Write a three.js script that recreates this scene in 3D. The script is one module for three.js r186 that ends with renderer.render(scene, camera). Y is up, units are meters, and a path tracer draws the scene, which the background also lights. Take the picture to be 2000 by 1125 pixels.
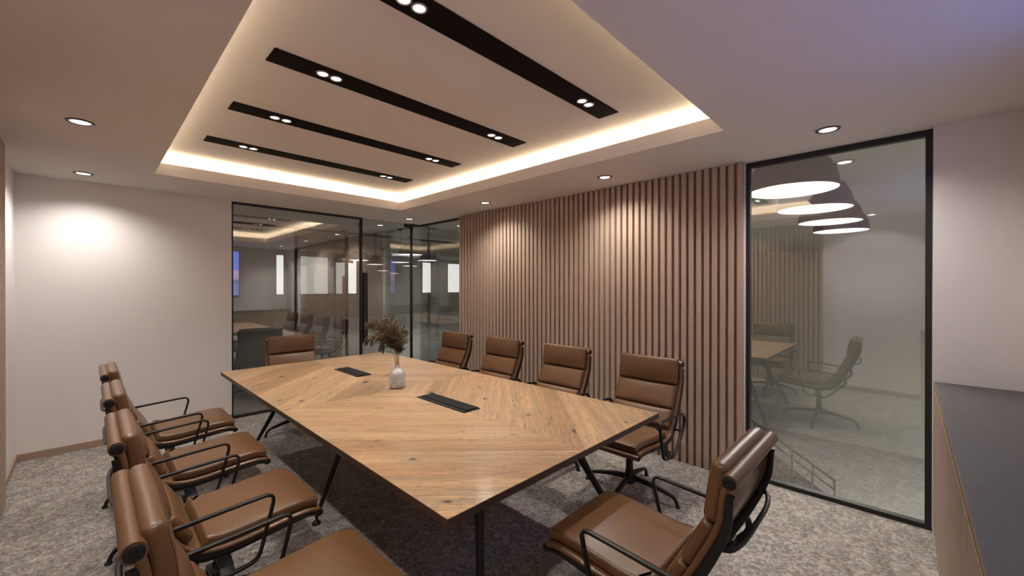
import * as THREE from 'three';
import { mergeGeometries, mergeVertices, toCreasedNormals } from 'three/addons/utils/BufferGeometryUtils.js';
import { RoundedBoxGeometry } from 'three/addons/geometries/RoundedBoxGeometry.js';
import { RectAreaLightUniformsLib } from 'three/addons/lights/RectAreaLightUniformsLib.js';

// ------------------------------------------------------------------ camera, light, exposure
RectAreaLightUniformsLib.init();
const scene = new THREE.Scene();
const EYE = 1.457;
const camera = new THREE.PerspectiveCamera(2 * Math.atan(562.5 / 799) * 180 / Math.PI, 2000 / 1125, 0.03, 200);
camera.position.set(0, EYE, 0);
const YAW = -(Math.PI / 2 - Math.atan(775 / 799));
camera.rotation.set(-Math.atan(2 / 799), YAW, 0, 'YXZ');
scene.background = new THREE.Color(0x0b0d14);            // dusk outside the building, no opening shows it

const renderer = new THREE.WebGLRenderer({ antialias: true });
renderer.toneMapping = THREE.LinearToneMapping;
renderer.toneMappingExposure = 0.95;
renderer.shadowMap.enabled = true;
renderer.shadowMap.type = THREE.PCFSoftShadowMap;

const LIGHT = {
  down: 5.2, downColor: new THREE.Color(1.0, 0.95, 0.90),      // recessed wall-washing downlights
  spot: 1.9, spotColor: new THREE.Color(1.0, 0.94, 0.87),      // paired spots in the black ceiling strips
  cove: 50, coveColor: new THREE.Color(1.0, 0.82, 0.57),       // warm strip in the cove
  screen: 0.8,                                                 // wall screen on the near wall
  pendant: 6, hall: 280, office: 15, pendantColor: new THREE.Color(1.0, 0.97, 0.92),  // hall and office: strength of the added fill lights out of view
};

// ------------------------------------------------------------------ helpers
let seed = 20240611;
function rnd() { seed = (seed * 1664525 + 1013904223) >>> 0; return seed / 4294967296; }
const rr = (a, b) => a + (b - a) * rnd();
const V3 = (x, y, z) => new THREE.Vector3(x, y, z);
const taken = new Map();
function numbered(name) {
  const n = taken.get(name) ?? 0; taken.set(name, n + 1);
  return n ? name + '_' + String(n).padStart(3, '0') : name;
}
function thing(name, label, category, [x, y, z] = [0, 0, 0], turn = 0, group) {
  const o = new THREE.Group(); o.name = numbered(name); scene.add(o);
  o.position.set(x, y, z); o.rotation.y = turn; o.userData = { label, category };
  if (group) o.userData.group = group;
  return o;
}
function structure(name, label, category) {
  const o = new THREE.Group(); o.name = name; scene.add(o);
  o.userData = { label, category, kind: 'structure' };
  return o;
}
function obj(name, geo, mat, parent, label) {
  const list = Array.isArray(geo) ? geo : [geo];
  const g = list.length === 1 ? list[0] : mergeGeometries(list.map(plain));
  const m = new THREE.Mesh(g, mat); m.name = name; parent.add(m);
  if (label) m.userData.label = label;
  return m;
}
function plain(g) {
  const h = g.index ? g.toNonIndexed() : g;
  for (const k of Object.keys(h.attributes)) if (!['position', 'normal', 'uv'].includes(k)) h.deleteAttribute(k);
  if (!h.attributes.uv) h.setAttribute('uv', new THREE.BufferAttribute(new Float32Array(h.attributes.position.count * 2), 2));
  if (!h.attributes.normal) h.computeVertexNormals();
  h.morphAttributes = {};
  return h;
}
// box from min to max corner, uv in metres
function bx(x0, x1, y0, y1, z0, z1) {
  const g = new THREE.BoxGeometry(x1 - x0, y1 - y0, z1 - z0);
  g.translate((x0 + x1) / 2, (y0 + y1) / 2, (z0 + z1) / 2);
  return metreUV(g);
}
function rbx(x0, x1, y0, y1, z0, z1, r = 0.003, s = 2) {
  const g = new RoundedBoxGeometry(x1 - x0, y1 - y0, z1 - z0, s, r);
  g.translate((x0 + x1) / 2, (y0 + y1) / 2, (z0 + z1) / 2);
  return metreUV(g);
}
function metreUV(g) {
  const p = g.attributes.position, n = g.attributes.normal, uv = new Float32Array(p.count * 2);
  for (let i = 0; i < p.count; i++) {
    const ax = Math.abs(n.getX(i)), ay = Math.abs(n.getY(i)), az = Math.abs(n.getZ(i));
    if (ay >= ax && ay >= az) { uv[2 * i] = p.getX(i); uv[2 * i + 1] = p.getZ(i); }
    else if (ax >= az) { uv[2 * i] = p.getZ(i); uv[2 * i + 1] = p.getY(i); }
    else { uv[2 * i] = p.getX(i); uv[2 * i + 1] = p.getY(i); }
  }
  g.setAttribute('uv', new THREE.BufferAttribute(uv, 2));
  return g;
}
function cyl(r0, r1, h, x, y, z, seg = 24) {          // base centre at x, y, z
  const g = new THREE.CylinderGeometry(r1, r0, h, seg); g.translate(x, y + h / 2, z); return g;
}
function lathe(pts, seg = 32) { return new THREE.LatheGeometry(pts.map(([r, h]) => new THREE.Vector2(r, h)), seg); }
// flat slab with a rectangular hole, lying in the xz plane from y0 to y1
function slabWithHole([x0, x1, z0, z1], [a0, a1, b0, b1], y0, y1) {
  const s = new THREE.Shape(); s.moveTo(x0, -z0); s.lineTo(x1, -z0); s.lineTo(x1, -z1); s.lineTo(x0, -z1); s.closePath();
  const h = new THREE.Path(); h.moveTo(a0, -b0); h.lineTo(a0, -b1); h.lineTo(a1, -b1); h.lineTo(a1, -b0); h.closePath();
  s.holes.push(h);
  const g = new THREE.ExtrudeGeometry(s, { depth: y1 - y0, bevelEnabled: false });
  g.rotateX(-Math.PI / 2); g.translate(0, y0, 0);
  return g;
}
// sweep a closed 2D section along a 3D path. binormal: fixed sideways axis (or null: parallel transport). scale(t) optional
function sweep(path, section, { binormal = null, closed = false, scale = null, cap = true } = {}) {
  const n = path.length, m = section.length, pos = [], idx = [];
  const tangents = path.map((p, i) => {
    const a = closed ? path[(i - 1 + n) % n] : path[Math.max(0, i - 1)], b = closed ? path[(i + 1) % n] : path[Math.min(n - 1, i + 1)];
    return b.clone().sub(a).normalize();
  });
  let N = Math.abs(tangents[0].y) < 0.9 ? V3(0, 1, 0) : V3(1, 0, 0);
  for (let i = 0; i < n; i++) {
    const t = tangents[i]; let B;
    if (binormal) { B = binormal.clone().sub(t.clone().multiplyScalar(binormal.dot(t))).normalize(); N = B.clone().cross(t).normalize(); }
    else { N = N.clone().sub(t.clone().multiplyScalar(N.dot(t))).normalize(); B = t.clone().cross(N).normalize(); }
    const s = scale ? scale(i / (n - 1)) : [1, 1];
    for (const [a, b] of section) {
      const p = path[i].clone().addScaledVector(B, a * s[0]).addScaledVector(N, b * s[1]);
      pos.push(p.x, p.y, p.z);
    }
  }
  const rows = closed ? n : n - 1;
  for (let i = 0; i < rows; i++) for (let j = 0; j < m; j++) {
    const a = i * m + j, b = i * m + (j + 1) % m, c = ((i + 1) % n) * m + j, d = ((i + 1) % n) * m + (j + 1) % m;
    idx.push(a, c, b, b, c, d);
  }
  if (!closed && cap) {
    for (const [row, flip] of [[0, false], [n - 1, true]]) {
      const c = pos.length / 3, q = path[row]; pos.push(q.x, q.y, q.z);
      for (let j = 0; j < m; j++) { const a = row * m + j, b = row * m + (j + 1) % m; flip ? idx.push(c, b, a) : idx.push(c, a, b); }
    }
  }
  const g = new THREE.BufferGeometry();
  g.setAttribute('position', new THREE.Float32BufferAttribute(pos, 3));
  g.setIndex(idx);
  fixWinding(g);
  g.setAttribute('uv', new THREE.Float32BufferAttribute(new Float32Array(pos.length / 3 * 2), 2));
  return toCreasedNormals(g, 0.7);
}
function fixWinding(g) {             // outward faces: signed volume positive
  const p = g.attributes.position, ix = g.index.array; let v = 0;
  for (let i = 0; i < ix.length; i += 3) {
    const a = ix[i], b = ix[i + 1], c = ix[i + 2];
    const ax = p.getX(a), ay = p.getY(a), az = p.getZ(a), bX = p.getX(b), by = p.getY(b), bz = p.getZ(b), cx = p.getX(c), cy = p.getY(c), cz = p.getZ(c);
    v += ax * (by * cz - bz * cy) - ay * (bX * cz - bz * cx) + az * (bX * cy - by * cx);
  }
  if (v < 0) for (let i = 0; i < ix.length; i += 3) { const t = ix[i]; ix[i] = ix[i + 1]; ix[i + 1] = t; }
}
const ring = (r, n = 10, e = 1) => Array.from({ length: n }, (_, i) => [r * Math.cos(i / n * 2 * Math.PI), r * e * Math.sin(i / n * 2 * Math.PI)]);
function roundRect(w, h, r, n = 3) {
  const out = [];
  for (const [cx, cy, a0] of [[w / 2 - r, h / 2 - r, 0], [-w / 2 + r, h / 2 - r, 90], [-w / 2 + r, -h / 2 + r, 180], [w / 2 - r, -h / 2 + r, 270]])
    for (let i = 0; i <= n; i++) { const a = (a0 + 90 * i / n) * Math.PI / 180; out.push([cx + r * Math.cos(a), cy + r * Math.sin(a)]); }
  return out;
}
// polyline with rounded corners: pts [[x,y,z,r], ...]
function rounded(pts, closed = false, steps = 6) {
  const out = [], n = pts.length;
  for (let i = 0; i < n; i++) {
    const p = V3(...pts[i].slice(0, 3)), r = pts[i][3] ?? 0;
    if (!r || (!closed && (i === 0 || i === n - 1))) { out.push(p); continue; }
    const a = V3(...pts[(i - 1 + n) % n].slice(0, 3)).sub(p), b = V3(...pts[(i + 1) % n].slice(0, 3)).sub(p);
    const la = Math.min(r, a.length() * 0.49), lb = Math.min(r, b.length() * 0.49);
    const A = p.clone().addScaledVector(a.normalize(), la), B = p.clone().addScaledVector(b.normalize(), lb);
    const c = new THREE.QuadraticBezierCurve3(A, p, B);
    out.push(...c.getPoints(steps));
  }
  return out;
}
function resample(pts, n, closed = false) { return new THREE.CatmullRomCurve3(pts, closed, 'centripetal').getSpacedPoints(n); }

// ------------------------------------------------------------------ textures
function makeNoise(size, s0) {      // tileable value noise sampler
  let s = s0 >>> 0; const r = () => { s = (s * 1664525 + 1013904223) >>> 0; return s / 4294967296; };
  const t = Float32Array.from({ length: size * size }, r);
  const sm = (x) => x * x * (3 - 2 * x);
  return (x, y, px = size, py = size) => {
    const xi = Math.floor(x), yi = Math.floor(y), fx = sm(x - xi), fy = sm(y - yi);
    const at = (a, b) => t[((b % py + py) % py) * size + ((a % px + px) % px)];
    return (at(xi, yi) * (1 - fx) + at(xi + 1, yi) * fx) * (1 - fy) + (at(xi, yi + 1) * (1 - fx) + at(xi + 1, yi + 1) * fx) * fy;
  };
}
function texture(w, h, fn, srgb = true) {
  const d = new Uint8Array(w * h * 4);
  for (let y = 0; y < h; y++) for (let x = 0; x < w; x++) {
    const c = fn(x, y), i = (y * w + x) * 4;
    d[i] = Math.max(0, Math.min(255, c[0])); d[i + 1] = Math.max(0, Math.min(255, c[1])); d[i + 2] = Math.max(0, Math.min(255, c[2])); d[i + 3] = 255;
  }
  const t = new THREE.DataTexture(d, w, h, THREE.RGBAFormat);
  t.wrapS = t.wrapT = THREE.RepeatWrapping; t.magFilter = THREE.LinearFilter; t.minFilter = THREE.LinearMipmapLinearFilter; t.generateMipmaps = true;
  if (srgb) t.colorSpace = THREE.SRGBColorSpace;
  t.needsUpdate = true;
  return t;
}
const nz = makeNoise(256, 77), nz2 = makeNoise(256, 991);
// oak: u along the grain, 1.6 m x 0.4 m
function oak(variant, base) {
  const W = 1024, H = 512, knots = [];
  let s = 31 + variant * 977; const r = () => { s = (s * 1103515245 + 12345) & 0x7fffffff; return s / 0x7fffffff; };
  for (let k = 0; k < 7; k++) knots.push([r(), r(), 0.006 + 0.009 * r(), r() < 0.6 ? 1 : 0.35]);
  const cracks = []; for (let k = 0; k < 9; k++) cracks.push([r(), r(), 0.05 + 0.12 * r(), r() * 6]);
  return texture(W, H, (x, y) => {
    const u = x / W, v = y / H, o = variant * 37;
    let warp = 0.035 * (nz(u * 6 + o, v * 4, 6) - 0.5) + 0.012 * (nz2(u * 18 + o, v * 10, 18) - 0.5);
    let dark = 0, ringy = 0;
    for (const [kx, ky, kr, ks] of knots) {
      let du = Math.abs(u - kx); du = Math.min(du, 1 - du); let dv = v - ky; dv -= Math.round(dv);
      const dx = du * 1.6, dy = dv * 0.4, q = Math.hypot(dx * 0.55, dy) / kr;
      warp += 0.03 * Math.exp(-q * q * 0.12) * Math.sign(dv) * ks;
      dark += ks * 1.2 * Math.exp(-Math.pow(q, 3)) + ks * 0.25 * Math.exp(-q * 0.8);
    }
    const vv = v + warp;
    const band = nz(u * 2 + o, vv * 9 + o, 2) * 0.55 + nz2(u * 4, vv * 26 + o, 4) * 0.45;
    const cath = 0.5 + 0.5 * Math.sin((vv * 46 + 5 * nz(u * 3 + o, vv * 5, 3)) * 6.283);
    const fine = nz2(u * 24 + o, vv * 190, 24) * 0.6 + nz(u * 60 + o, vv * 250, 60) * 0.4;
    const pore = Math.max(0, nz(u * 40 + o + 9, vv * 230 + 7, 40) - 0.72) * 3;
    for (const [cx, cy, cl, ph] of cracks) {
      let du = u - cx; du -= Math.round(du); let dv = v - cy - 0.02 * Math.sin(u * 30 + ph) - 0.008 * Math.sin(u * 95 + ph); dv -= Math.round(dv);
      if (Math.abs(du) < cl) dark += 0.7 * Math.exp(-Math.pow(dv * H / 2.4, 2)) * (1 - Math.abs(du) / cl);
    }
    const t = 0.86 + 0.17 * (band - 0.5) + 0.05 * (cath - 0.5) + 0.30 * (fine - 0.5) - 0.34 * pore;
    const warm = 1 + 0.05 * (band - 0.5);
    const m = Math.max(0, 1 - 0.8 * Math.min(1, dark));
    return [base[0] * t * m * warm + 40 * (1 - m), base[1] * t * m + 34 * (1 - m), base[2] * t * m / warm + 34 * (1 - m)];
  });
}
const OAK = [0, 1, 2, 3].map((k) => oak(k, [[194, 156, 116], [189, 150, 110], [198, 161, 121], [181, 142, 104]][k]));
const carpetTex = texture(1024, 1024, (x, y) => {
  const u = x / 1024, v = y / 1024;
  const a = nz(u * 12, v * 12, 12, 12), b = nz2(u * 40 + 9, v * 40, 40, 40), c = nz(u * 110, v * 90 + 3, 110, 90), d = nz2(u * 230, v * 230, 230, 230);
  const t = 0.77 + 0.10 * (a - 0.5) + 0.16 * (b - 0.5) + 0.30 * (c - 0.5) + 0.24 * (d - 0.5);
  const w = 6 * (nz2(u * 26, v * 26, 26, 26) - 0.5);
  return [190 * t + w, 180 * t, 171 * t - w];
});
const carpetBump = texture(512, 512, (x, y) => {
  const u = x / 512, v = y / 512, t = 120 + 120 * (nz(u * 110, v * 90, 110, 90) - 0.5) + 110 * (nz2(u * 220, v * 220, 220, 220) - 0.5);
  return [t, t, t];
}, false);
const leatherBump = texture(512, 512, (x, y) => {
  const u = x / 512, v = y / 512, t = 128 + 90 * (nz(u * 128, v * 128, 128, 128) - 0.5) + 60 * (nz2(u * 48, v * 48, 48, 48) - 0.5);
  return [t, t, t];
}, false);
const vaseTex = texture(512, 512, (x, y) => {
  const u = x / 512, v = y / 512, a = nz(u * 6, v * 9, 6, 9), b = nz2(u * 14, v * 40, 14, 40), c = nz(u * 70, v * 70, 70, 70);
  const t = 0.86 + 0.16 * (a - 0.5) + 0.12 * (b - 0.5) + 0.07 * (c - 0.5);
  return [208 * t, 204 * t, 197 * t];
});
const laminateTex = texture(512, 512, (x, y) => {       // vertical fine grain, 0.5 m
  const u = x / 512, v = y / 512, a = nz(u * 90, v * 3, 90, 3), b = nz2(u * 30, v * 2, 30, 2), c = nz(u * 200, v * 24, 200, 24);
  const t = 0.86 + 0.16 * (a - 0.5) + 0.14 * (b - 0.5) + 0.10 * (c - 0.5);
  return [184 * t, 162 * t, 140 * t];
});
const stoneTex = texture(512, 512, (x, y) => {
  const u = x / 512, v = y / 512, c = nz(u * 200, v * 200, 200, 200), d = nz2(u * 40, v * 40, 40, 40);
  const t = 0.9 + 0.14 * (d - 0.5) + 0.12 * (c - 0.5) + (nz2(u * 120, v * 120, 120, 120) > 0.93 ? -0.18 : 0);
  return [86 * t, 83 * t, 82 * t];
});
const rep = (t, x, y) => { const c = t.clone(); c.repeat.set(x, y); c.needsUpdate = true; return c; };

// ------------------------------------------------------------------ materials
const std = (o) => new THREE.MeshStandardMaterial(o);
const phys = (o) => new THREE.MeshPhysicalMaterial(o);
const M = {
  wall: std({ color: 0xeae5e2, roughness: 0.9 }),
  ceiling: std({ color: 0xe2dcd8, roughness: 0.92 }),
  slat: std({ color: 0xb8a08c, roughness: 0.55 }),
  base: std({ color: 0xa98f7d, roughness: 0.6 }),
  carpet: std({ map: rep(carpetTex, 1 / 1.1, 1 / 1.1), bumpMap: rep(carpetBump, 1 / 0.6, 1 / 0.6), bumpScale: 0.0022, roughness: 1 }),
  blackFrame: std({ color: 0x1d1b1a, roughness: 0.5 }),
  glass: phys({ color: new THREE.Color(0.80, 0.80, 0.78), transmission: 1, thickness: 0, roughness: 0.025, ior: 3.1 }),
  leather: phys({ color: 0x654529, roughness: 0.34, bumpMap: rep(leatherBump, 5, 5), bumpScale: 0.00025, clearcoat: 0.12, clearcoatRoughness: 0.25 }),
  seam: std({ color: 0x4e2f1c, roughness: 0.6 }),
  metal: std({ color: 0x2b2927, roughness: 0.38, metalness: 0.55 }),
  rubber: std({ color: 0x0c0c0c, roughness: 0.7 }),
  edge: std({ color: 0x3d2a1b, roughness: 0.5 }),
  blackMatte: phys({ color: 0x0f0d0c, roughness: 0.7, specularIntensity: 0.4 }),
  strip: phys({ color: 0x150f0c, roughness: 0.9, specularIntensity: 0.3 }),
  trim: std({ color: 0x8a817a, roughness: 0.4, metalness: 0.3 }),
  darkTrim: std({ color: 0x55504c, roughness: 0.4, metalness: 0.3 }),
  lens: std({ color: 0xffffff, emissive: new THREE.Color(1.0, 0.97, 0.93), emissiveIntensity: 7 }),
  led: std({ color: 0xfff2d8, emissive: new THREE.Color(1.0, 0.78, 0.5), emissiveIntensity: 2.0 }),
  vase: phys({ map: vaseTex, roughness: 0.32, clearcoat: 0.15, clearcoatRoughness: 0.3, bumpMap: leatherBump, bumpScale: 0.0006 }),
  plume: phys({ color: 0xdda980, roughness: 1, transmission: 0.35, thickness: 0, side: THREE.DoubleSide }),
  stem: std({ color: 0xa88a5c, roughness: 0.8 }),
  laminate: std({ map: rep(laminateTex, 2, 2), roughness: 0.55 }),
  stone: std({ map: rep(stoneTex, 2.5, 2.5), roughness: 0.5 }),
  goldEdge: std({ color: 0x8a6a3c, roughness: 0.5 }),
  hallWall: std({ color: 0xcccbc6, roughness: 0.9 }),
  hallFloor: std({ color: 0x9a9a97, roughness: 0.6 }),
  hallDark: std({ color: 0x2a2927, roughness: 0.8 }),
  pendantShell: std({ color: 0x5a5350, roughness: 0.6 }),
  pendantLens: std({ color: 0xffffff, emissive: new THREE.Color(1, 0.99, 0.97), emissiveIntensity: 3.2 }),
  blind: std({ color: 0xf2f2ee, emissive: new THREE.Color(0.95, 0.97, 0.96), emissiveIntensity: 2.0 }),
  cyan: std({ color: 0x6fb4cf, roughness: 0.4 }),
};
const OAKM = OAK.map((t) => phys({ map: t, roughness: 0.36, clearcoat: 0.25, clearcoatRoughness: 0.16, bumpMap: t, bumpScale: 0.0003 }));

// ------------------------------------------------------------------ room dimensions (metres, camera foot at the origin)
const XL = -0.437, XR = 3.445, ZB = -5.32, ZN = 0.50, CEIL = 2.40;
const XG = 3.52;                       // plane of the glass in the right wall
const ZG = -5.37;                      // plane of the glass in the back wall
const TR = { x0: 0.374, x1: 2.660, z0: -4.500, z1: -0.800 };   // opening of the ceiling tray
const RC = 0.12, LIP = 2.498, TOP = 2.60;

// ------------------------------------------------------------------ floor and ceiling
{
  const floor = structure('floor', 'mottled warm grey felt carpet covering the meeting room floor', 'floor');
  obj('carpet', bx(XL - 0.1, XG + 0.04, -0.12, 0, ZG - 0.04, ZN + 0.1), M.carpet, floor);
  const c = structure('ceiling', 'beige plaster ceiling with a stepped rectangular tray and glowing cove', 'ceiling');
  obj('soffit', slabWithHole([XL - 0.1, XG + 0.12, ZG - 0.12, ZN + 0.1], [TR.x0, TR.x1, TR.z0, TR.z1], CEIL, LIP), M.ceiling, c);
  obj('cove_wall', slabWithHole([XL - 0.1, XG + 0.12, ZG - 0.12, ZN + 0.1], [TR.x0 - RC, TR.x1 + RC, TR.z0 - RC, TR.z1 + RC], LIP, TOP), M.ceiling, c);
  obj('tray_panel', bx(XL - 0.1, XG + 0.12, TOP, TOP + 0.06, ZG - 0.12, ZN + 0.1), M.ceiling, c);
}

// ------------------------------------------------------------------ walls, slats, baseboards
function slats(parent, xFace, dir, z0, z1, pitch, width, depth) {
  const n = Math.floor((z1 - z0 - width) / pitch + 1e-6) + 1;
  const g = rbx(-depth / 2, depth / 2, 0, CEIL - 0.004, -width / 2, width / 2, 0.002, 1);
  for (let i = 0; i < n; i++) {
    const m = obj('slat', g, M.slat, parent);
    m.name = i ? 'slat_' + String(i).padStart(3, '0') : 'slat';
    m.position.set(xFace + dir * depth / 2, 0.002, z1 - width / 2 - i * pitch);
  }
}
{
  const back = structure('wall_back', 'plain off-white plaster wall beside the glass partition', 'wall');
  obj('plaster', bx(XL - 0.1, 1.078, 0, CEIL, ZB - 0.14, ZB), M.wall, back);

  const left = structure('wall_left', 'off-white wall carrying a panel of vertical brown slats', 'wall');
  obj('plaster', bx(XL - 0.1, XL, 0, CEIL, ZB, ZN), M.wall, left);
  obj('backing_panel', bx(XL, XL + 0.004, 0, CEIL, -4.315, -0.90), M.slat, left);
  slats(left, XL + 0.004, 1, -4.315, -0.90, 0.06, 0.038, 0.042);

  const right = structure('wall_right', 'wall panel of vertical brown wooden slats over a dark backing', 'wall');
  obj('plaster', bx(XR + 0.021, XG + 0.12, 0, CEIL, -4.31, -0.897), M.wall, right);
  obj('backing_panel', bx(XR + 0.017, XR + 0.021, 0, CEIL, -4.31, -0.900), M.slat, right);
  slats(right, XR + 0.017, -1, -4.31, -0.900, 0.06, 0.038, 0.042);

  const pier = structure('wall_pier', 'off-white wall between the large glass pane and the near corner above the counter', 'wall');
  obj('plaster', bx(XR, XG + 0.12, 0, CEIL, 0.103, ZN + 0.1), M.wall, pier);

  const near = structure('wall_front', 'off-white wall behind the low cabinet', 'wall');
  obj('plaster', bx(XL - 0.1, XR, 0, CEIL, ZN, ZN + 0.1), M.wall, near);

  const b1 = structure('baseboard_back', 'beige baseboard along the off-white back wall', 'baseboard');
  obj('board', rbx(XL + 0.012, 1.076, 0, 0.062, ZB, ZB + 0.013, 0.002), M.base, b1);
  const b2 = structure('baseboard_left', 'beige baseboard along the left wall beside the slats', 'baseboard');
  obj('board', [rbx(XL, XL + 0.013, 0, 0.062, ZB, -4.317, 0.002), rbx(XL, XL + 0.013, 0, 0.062, -0.898, 0.115, 0.002)], M.base, b2);
}

// ------------------------------------------------------------------ glass partitions
// window in the plane z = zc (axis 'x') or x = xc (axis 'z')
function glazing(name, label, axis, c, a0, a1, y0, y1, t, depth, sides, kind = 'window') {
  const w = structure(name, label, kind);
  const B = (p0, p1, q0, q1) => axis === 'x' ? rbx(p0, p1, q0, q1, c - depth / 2, c + depth / 2, 0.0015, 1) : rbx(c - depth / 2, c + depth / 2, q0, q1, p0, p1, 0.0015, 1);
  if (sides.top) obj('frame_head', B(a0, a1, y1 - sides.top, y1), M.blackFrame, w);
  if (sides.bottom) obj('frame_sill', B(a0, a1, y0, y0 + sides.bottom), M.blackFrame, w);
  const ya = y0 + (sides.bottom ?? 0), yb = y1 - (sides.top ?? 0);
  if (sides.low) obj('frame_jamb', B(a0, a0 + sides.low, ya, yb), M.blackFrame, w);
  if (sides.high) obj('frame_jamb', B(a1 - sides.high, a1, ya, yb), M.blackFrame, w);
  const p0 = a0 + (sides.low ?? 0), p1 = a1 - (sides.high ?? 0), h = 0.004;
  obj('pane', axis === 'x' ? bx(p0, p1, ya, yb, c - h, c + h) : bx(c - h, c + h, ya, yb, p0, p1), M.glass, w, 'tinted reflective glass pane');
  return w;
}
glazing('window_1', 'wide tinted glass panel in a thin black frame beside the off-white wall', 'x', ZG, 1.080, 2.585, 0, CEIL, 0.02, 0.05, { top: 0.024, bottom: 0.024, low: 0.018, high: 0.024 });
{
  const d = structure('door_1', 'frameless tinted glass door with tall black bar handle', 'door');
  obj('pane', bx(2.589, 3.345, 0.008, CEIL - 0.006, ZG - 0.005, ZG + 0.005), M.glass, d, 'tinted reflective glass pane');
  for (const s of [1, -1]) {
    const h = obj('handle', rbx(2.616, 2.648, 0.675, 1.655, s > 0 ? ZG + 0.035 : ZG - 0.055, s > 0 ? ZG + 0.055 : ZG - 0.035, 0.003), M.blackFrame, d, 'tall black bar handle');
    for (const y of [0.78, 1.55]) { const g = new THREE.CylinderGeometry(0.008, 0.008, 0.032, 12); g.rotateX(Math.PI / 2); g.translate(2.632, y, ZG + s * 0.02); obj('standoff', g, M.blackFrame, h); }
  }
  obj('pivot_rail', rbx(3.245, 3.345, CEIL - 0.052, CEIL - 0.006, ZG - 0.012, ZG + 0.016, 0.002), M.blackFrame, d, 'short black pivot rail at the door head');
}
glazing('window_2', 'narrow tinted glass strip between the door post and the glass corner', 'x', ZG, 3.350, XG - 0.004, 0, CEIL, 0.02, 0.05, { top: 0.022, bottom: 0.02, low: 0.022 });
glazing('window_3', 'tinted glass side pane with black head rail next to the slatted wall', 'z', XG, ZG, -4.312, 0, CEIL, 0.02, 0.05, { top: 0.022, bottom: 0.02 });
glazing('window_4', 'large tinted glass pane in a black frame between slatted wall and counter', 'z', XG, -0.895, 0.101, 0, CEIL, 0.03, 0.05, { top: 0.036, bottom: 0.03, low: 0.026, high: 0.03 });

// ------------------------------------------------------------------ ceiling lights
function downlight(x, z, label) {
  const t = thing('recessed_downlight', label, 'downlight', [x, CEIL, z], 0, 'recessed downlights along the room edge');
  obj('trim', lathe([[0.043, -0.0005], [0.043, -0.004], [0.047, -0.007], [0.059, -0.006], [0.062, -0.0005]], 40), M.darkTrim, t);
  obj('lens', lathe([[0, -0.003], [0.0428, -0.003], [0.0428, -0.0006], [0, -0.0006]], 32), M.lens, t, 'glowing white lens');
  const s = new THREE.SpotLight(LIGHT.downColor, LIGHT.down, 0, 1.25, 0.8, 2);
  s.position.set(0, -0.010, 0); s.target.position.set(0, -2, 0); s.castShadow = true; s.shadow.radius = 1.8; s.shadow.mapSize.set(1024, 1024);
  s.name = 'downlight_beam'; t.add(s, s.target);
}
downlight(-0.038, -4.915, 'round recessed downlight in the ceiling corner before the off-white wall');
downlight(-0.038, -3.395, 'round recessed downlight by the left wall, next after the one in the corner');
downlight(-0.038, -1.874, 'round recessed downlight over the third left-hand chair, beside the slatted left wall');
downlight(-0.038, -0.349, 'round recessed downlight above the left end of the counter');
downlight(3.075, -4.960, 'round recessed downlight in front of the glass corner');
downlight(3.075, -3.400, 'round recessed downlight over the slatted right wall nearer the glass corner');
downlight(3.075, -1.874, 'round recessed downlight over the slatted right wall nearer the large pane');
downlight(3.075, -0.349, 'round recessed downlight in front of the large framed glass pane');

const stripNames = ['over the far end of the table', 'second from the glass door', 'third from the glass door', 'over the near end of the table by the counter'];
[-3.870, -3.055, -2.245, -1.435].forEach((z, i) => {
  const t = thing('ceiling_light_strip', 'long black ceiling light strip with two pairs of spots, ' + stripNames[i], 'ceiling light', [1.507, TOP, z], 0, 'black light strips in the ceiling tray');
  obj('panel', rbx(-0.893, 0.893, -0.006, 0, -0.075, 0.075, 0.002, 1), M.strip, t, 'matt black strip panel');
  for (const x of [0.865, 0.936, 2.093, 2.165]) {
    const X = x - 1.507;
    const tr = lathe([[0.025, -0.005], [0.025, -0.009], [0.028, -0.011], [0.0325, -0.010], [0.034, -0.006], [0.034, -0.004]], 32); tr.translate(X, 0, 0);
    const spot = obj('spot_trim', tr, M.trim, t, 'grey ring trim');
    const ln = lathe([[0, -0.0065], [0.0255, -0.0065], [0.0255, -0.0055]], 28); ln.translate(X, 0, 0);
    obj('lens', ln, M.lens, spot, 'glowing white lens');
    const s = new THREE.SpotLight(LIGHT.spotColor, LIGHT.spot, 0, 0.80, 0.6, 2);
    s.position.set(X, -0.014, 0); s.target.position.set(X, -2, 0); s.castShadow = true; s.shadow.radius = 1.2; s.shadow.mapSize.set(512, 512);
    s.name = 'strip_beam'; t.add(s, s.target);
  }
});
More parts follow.
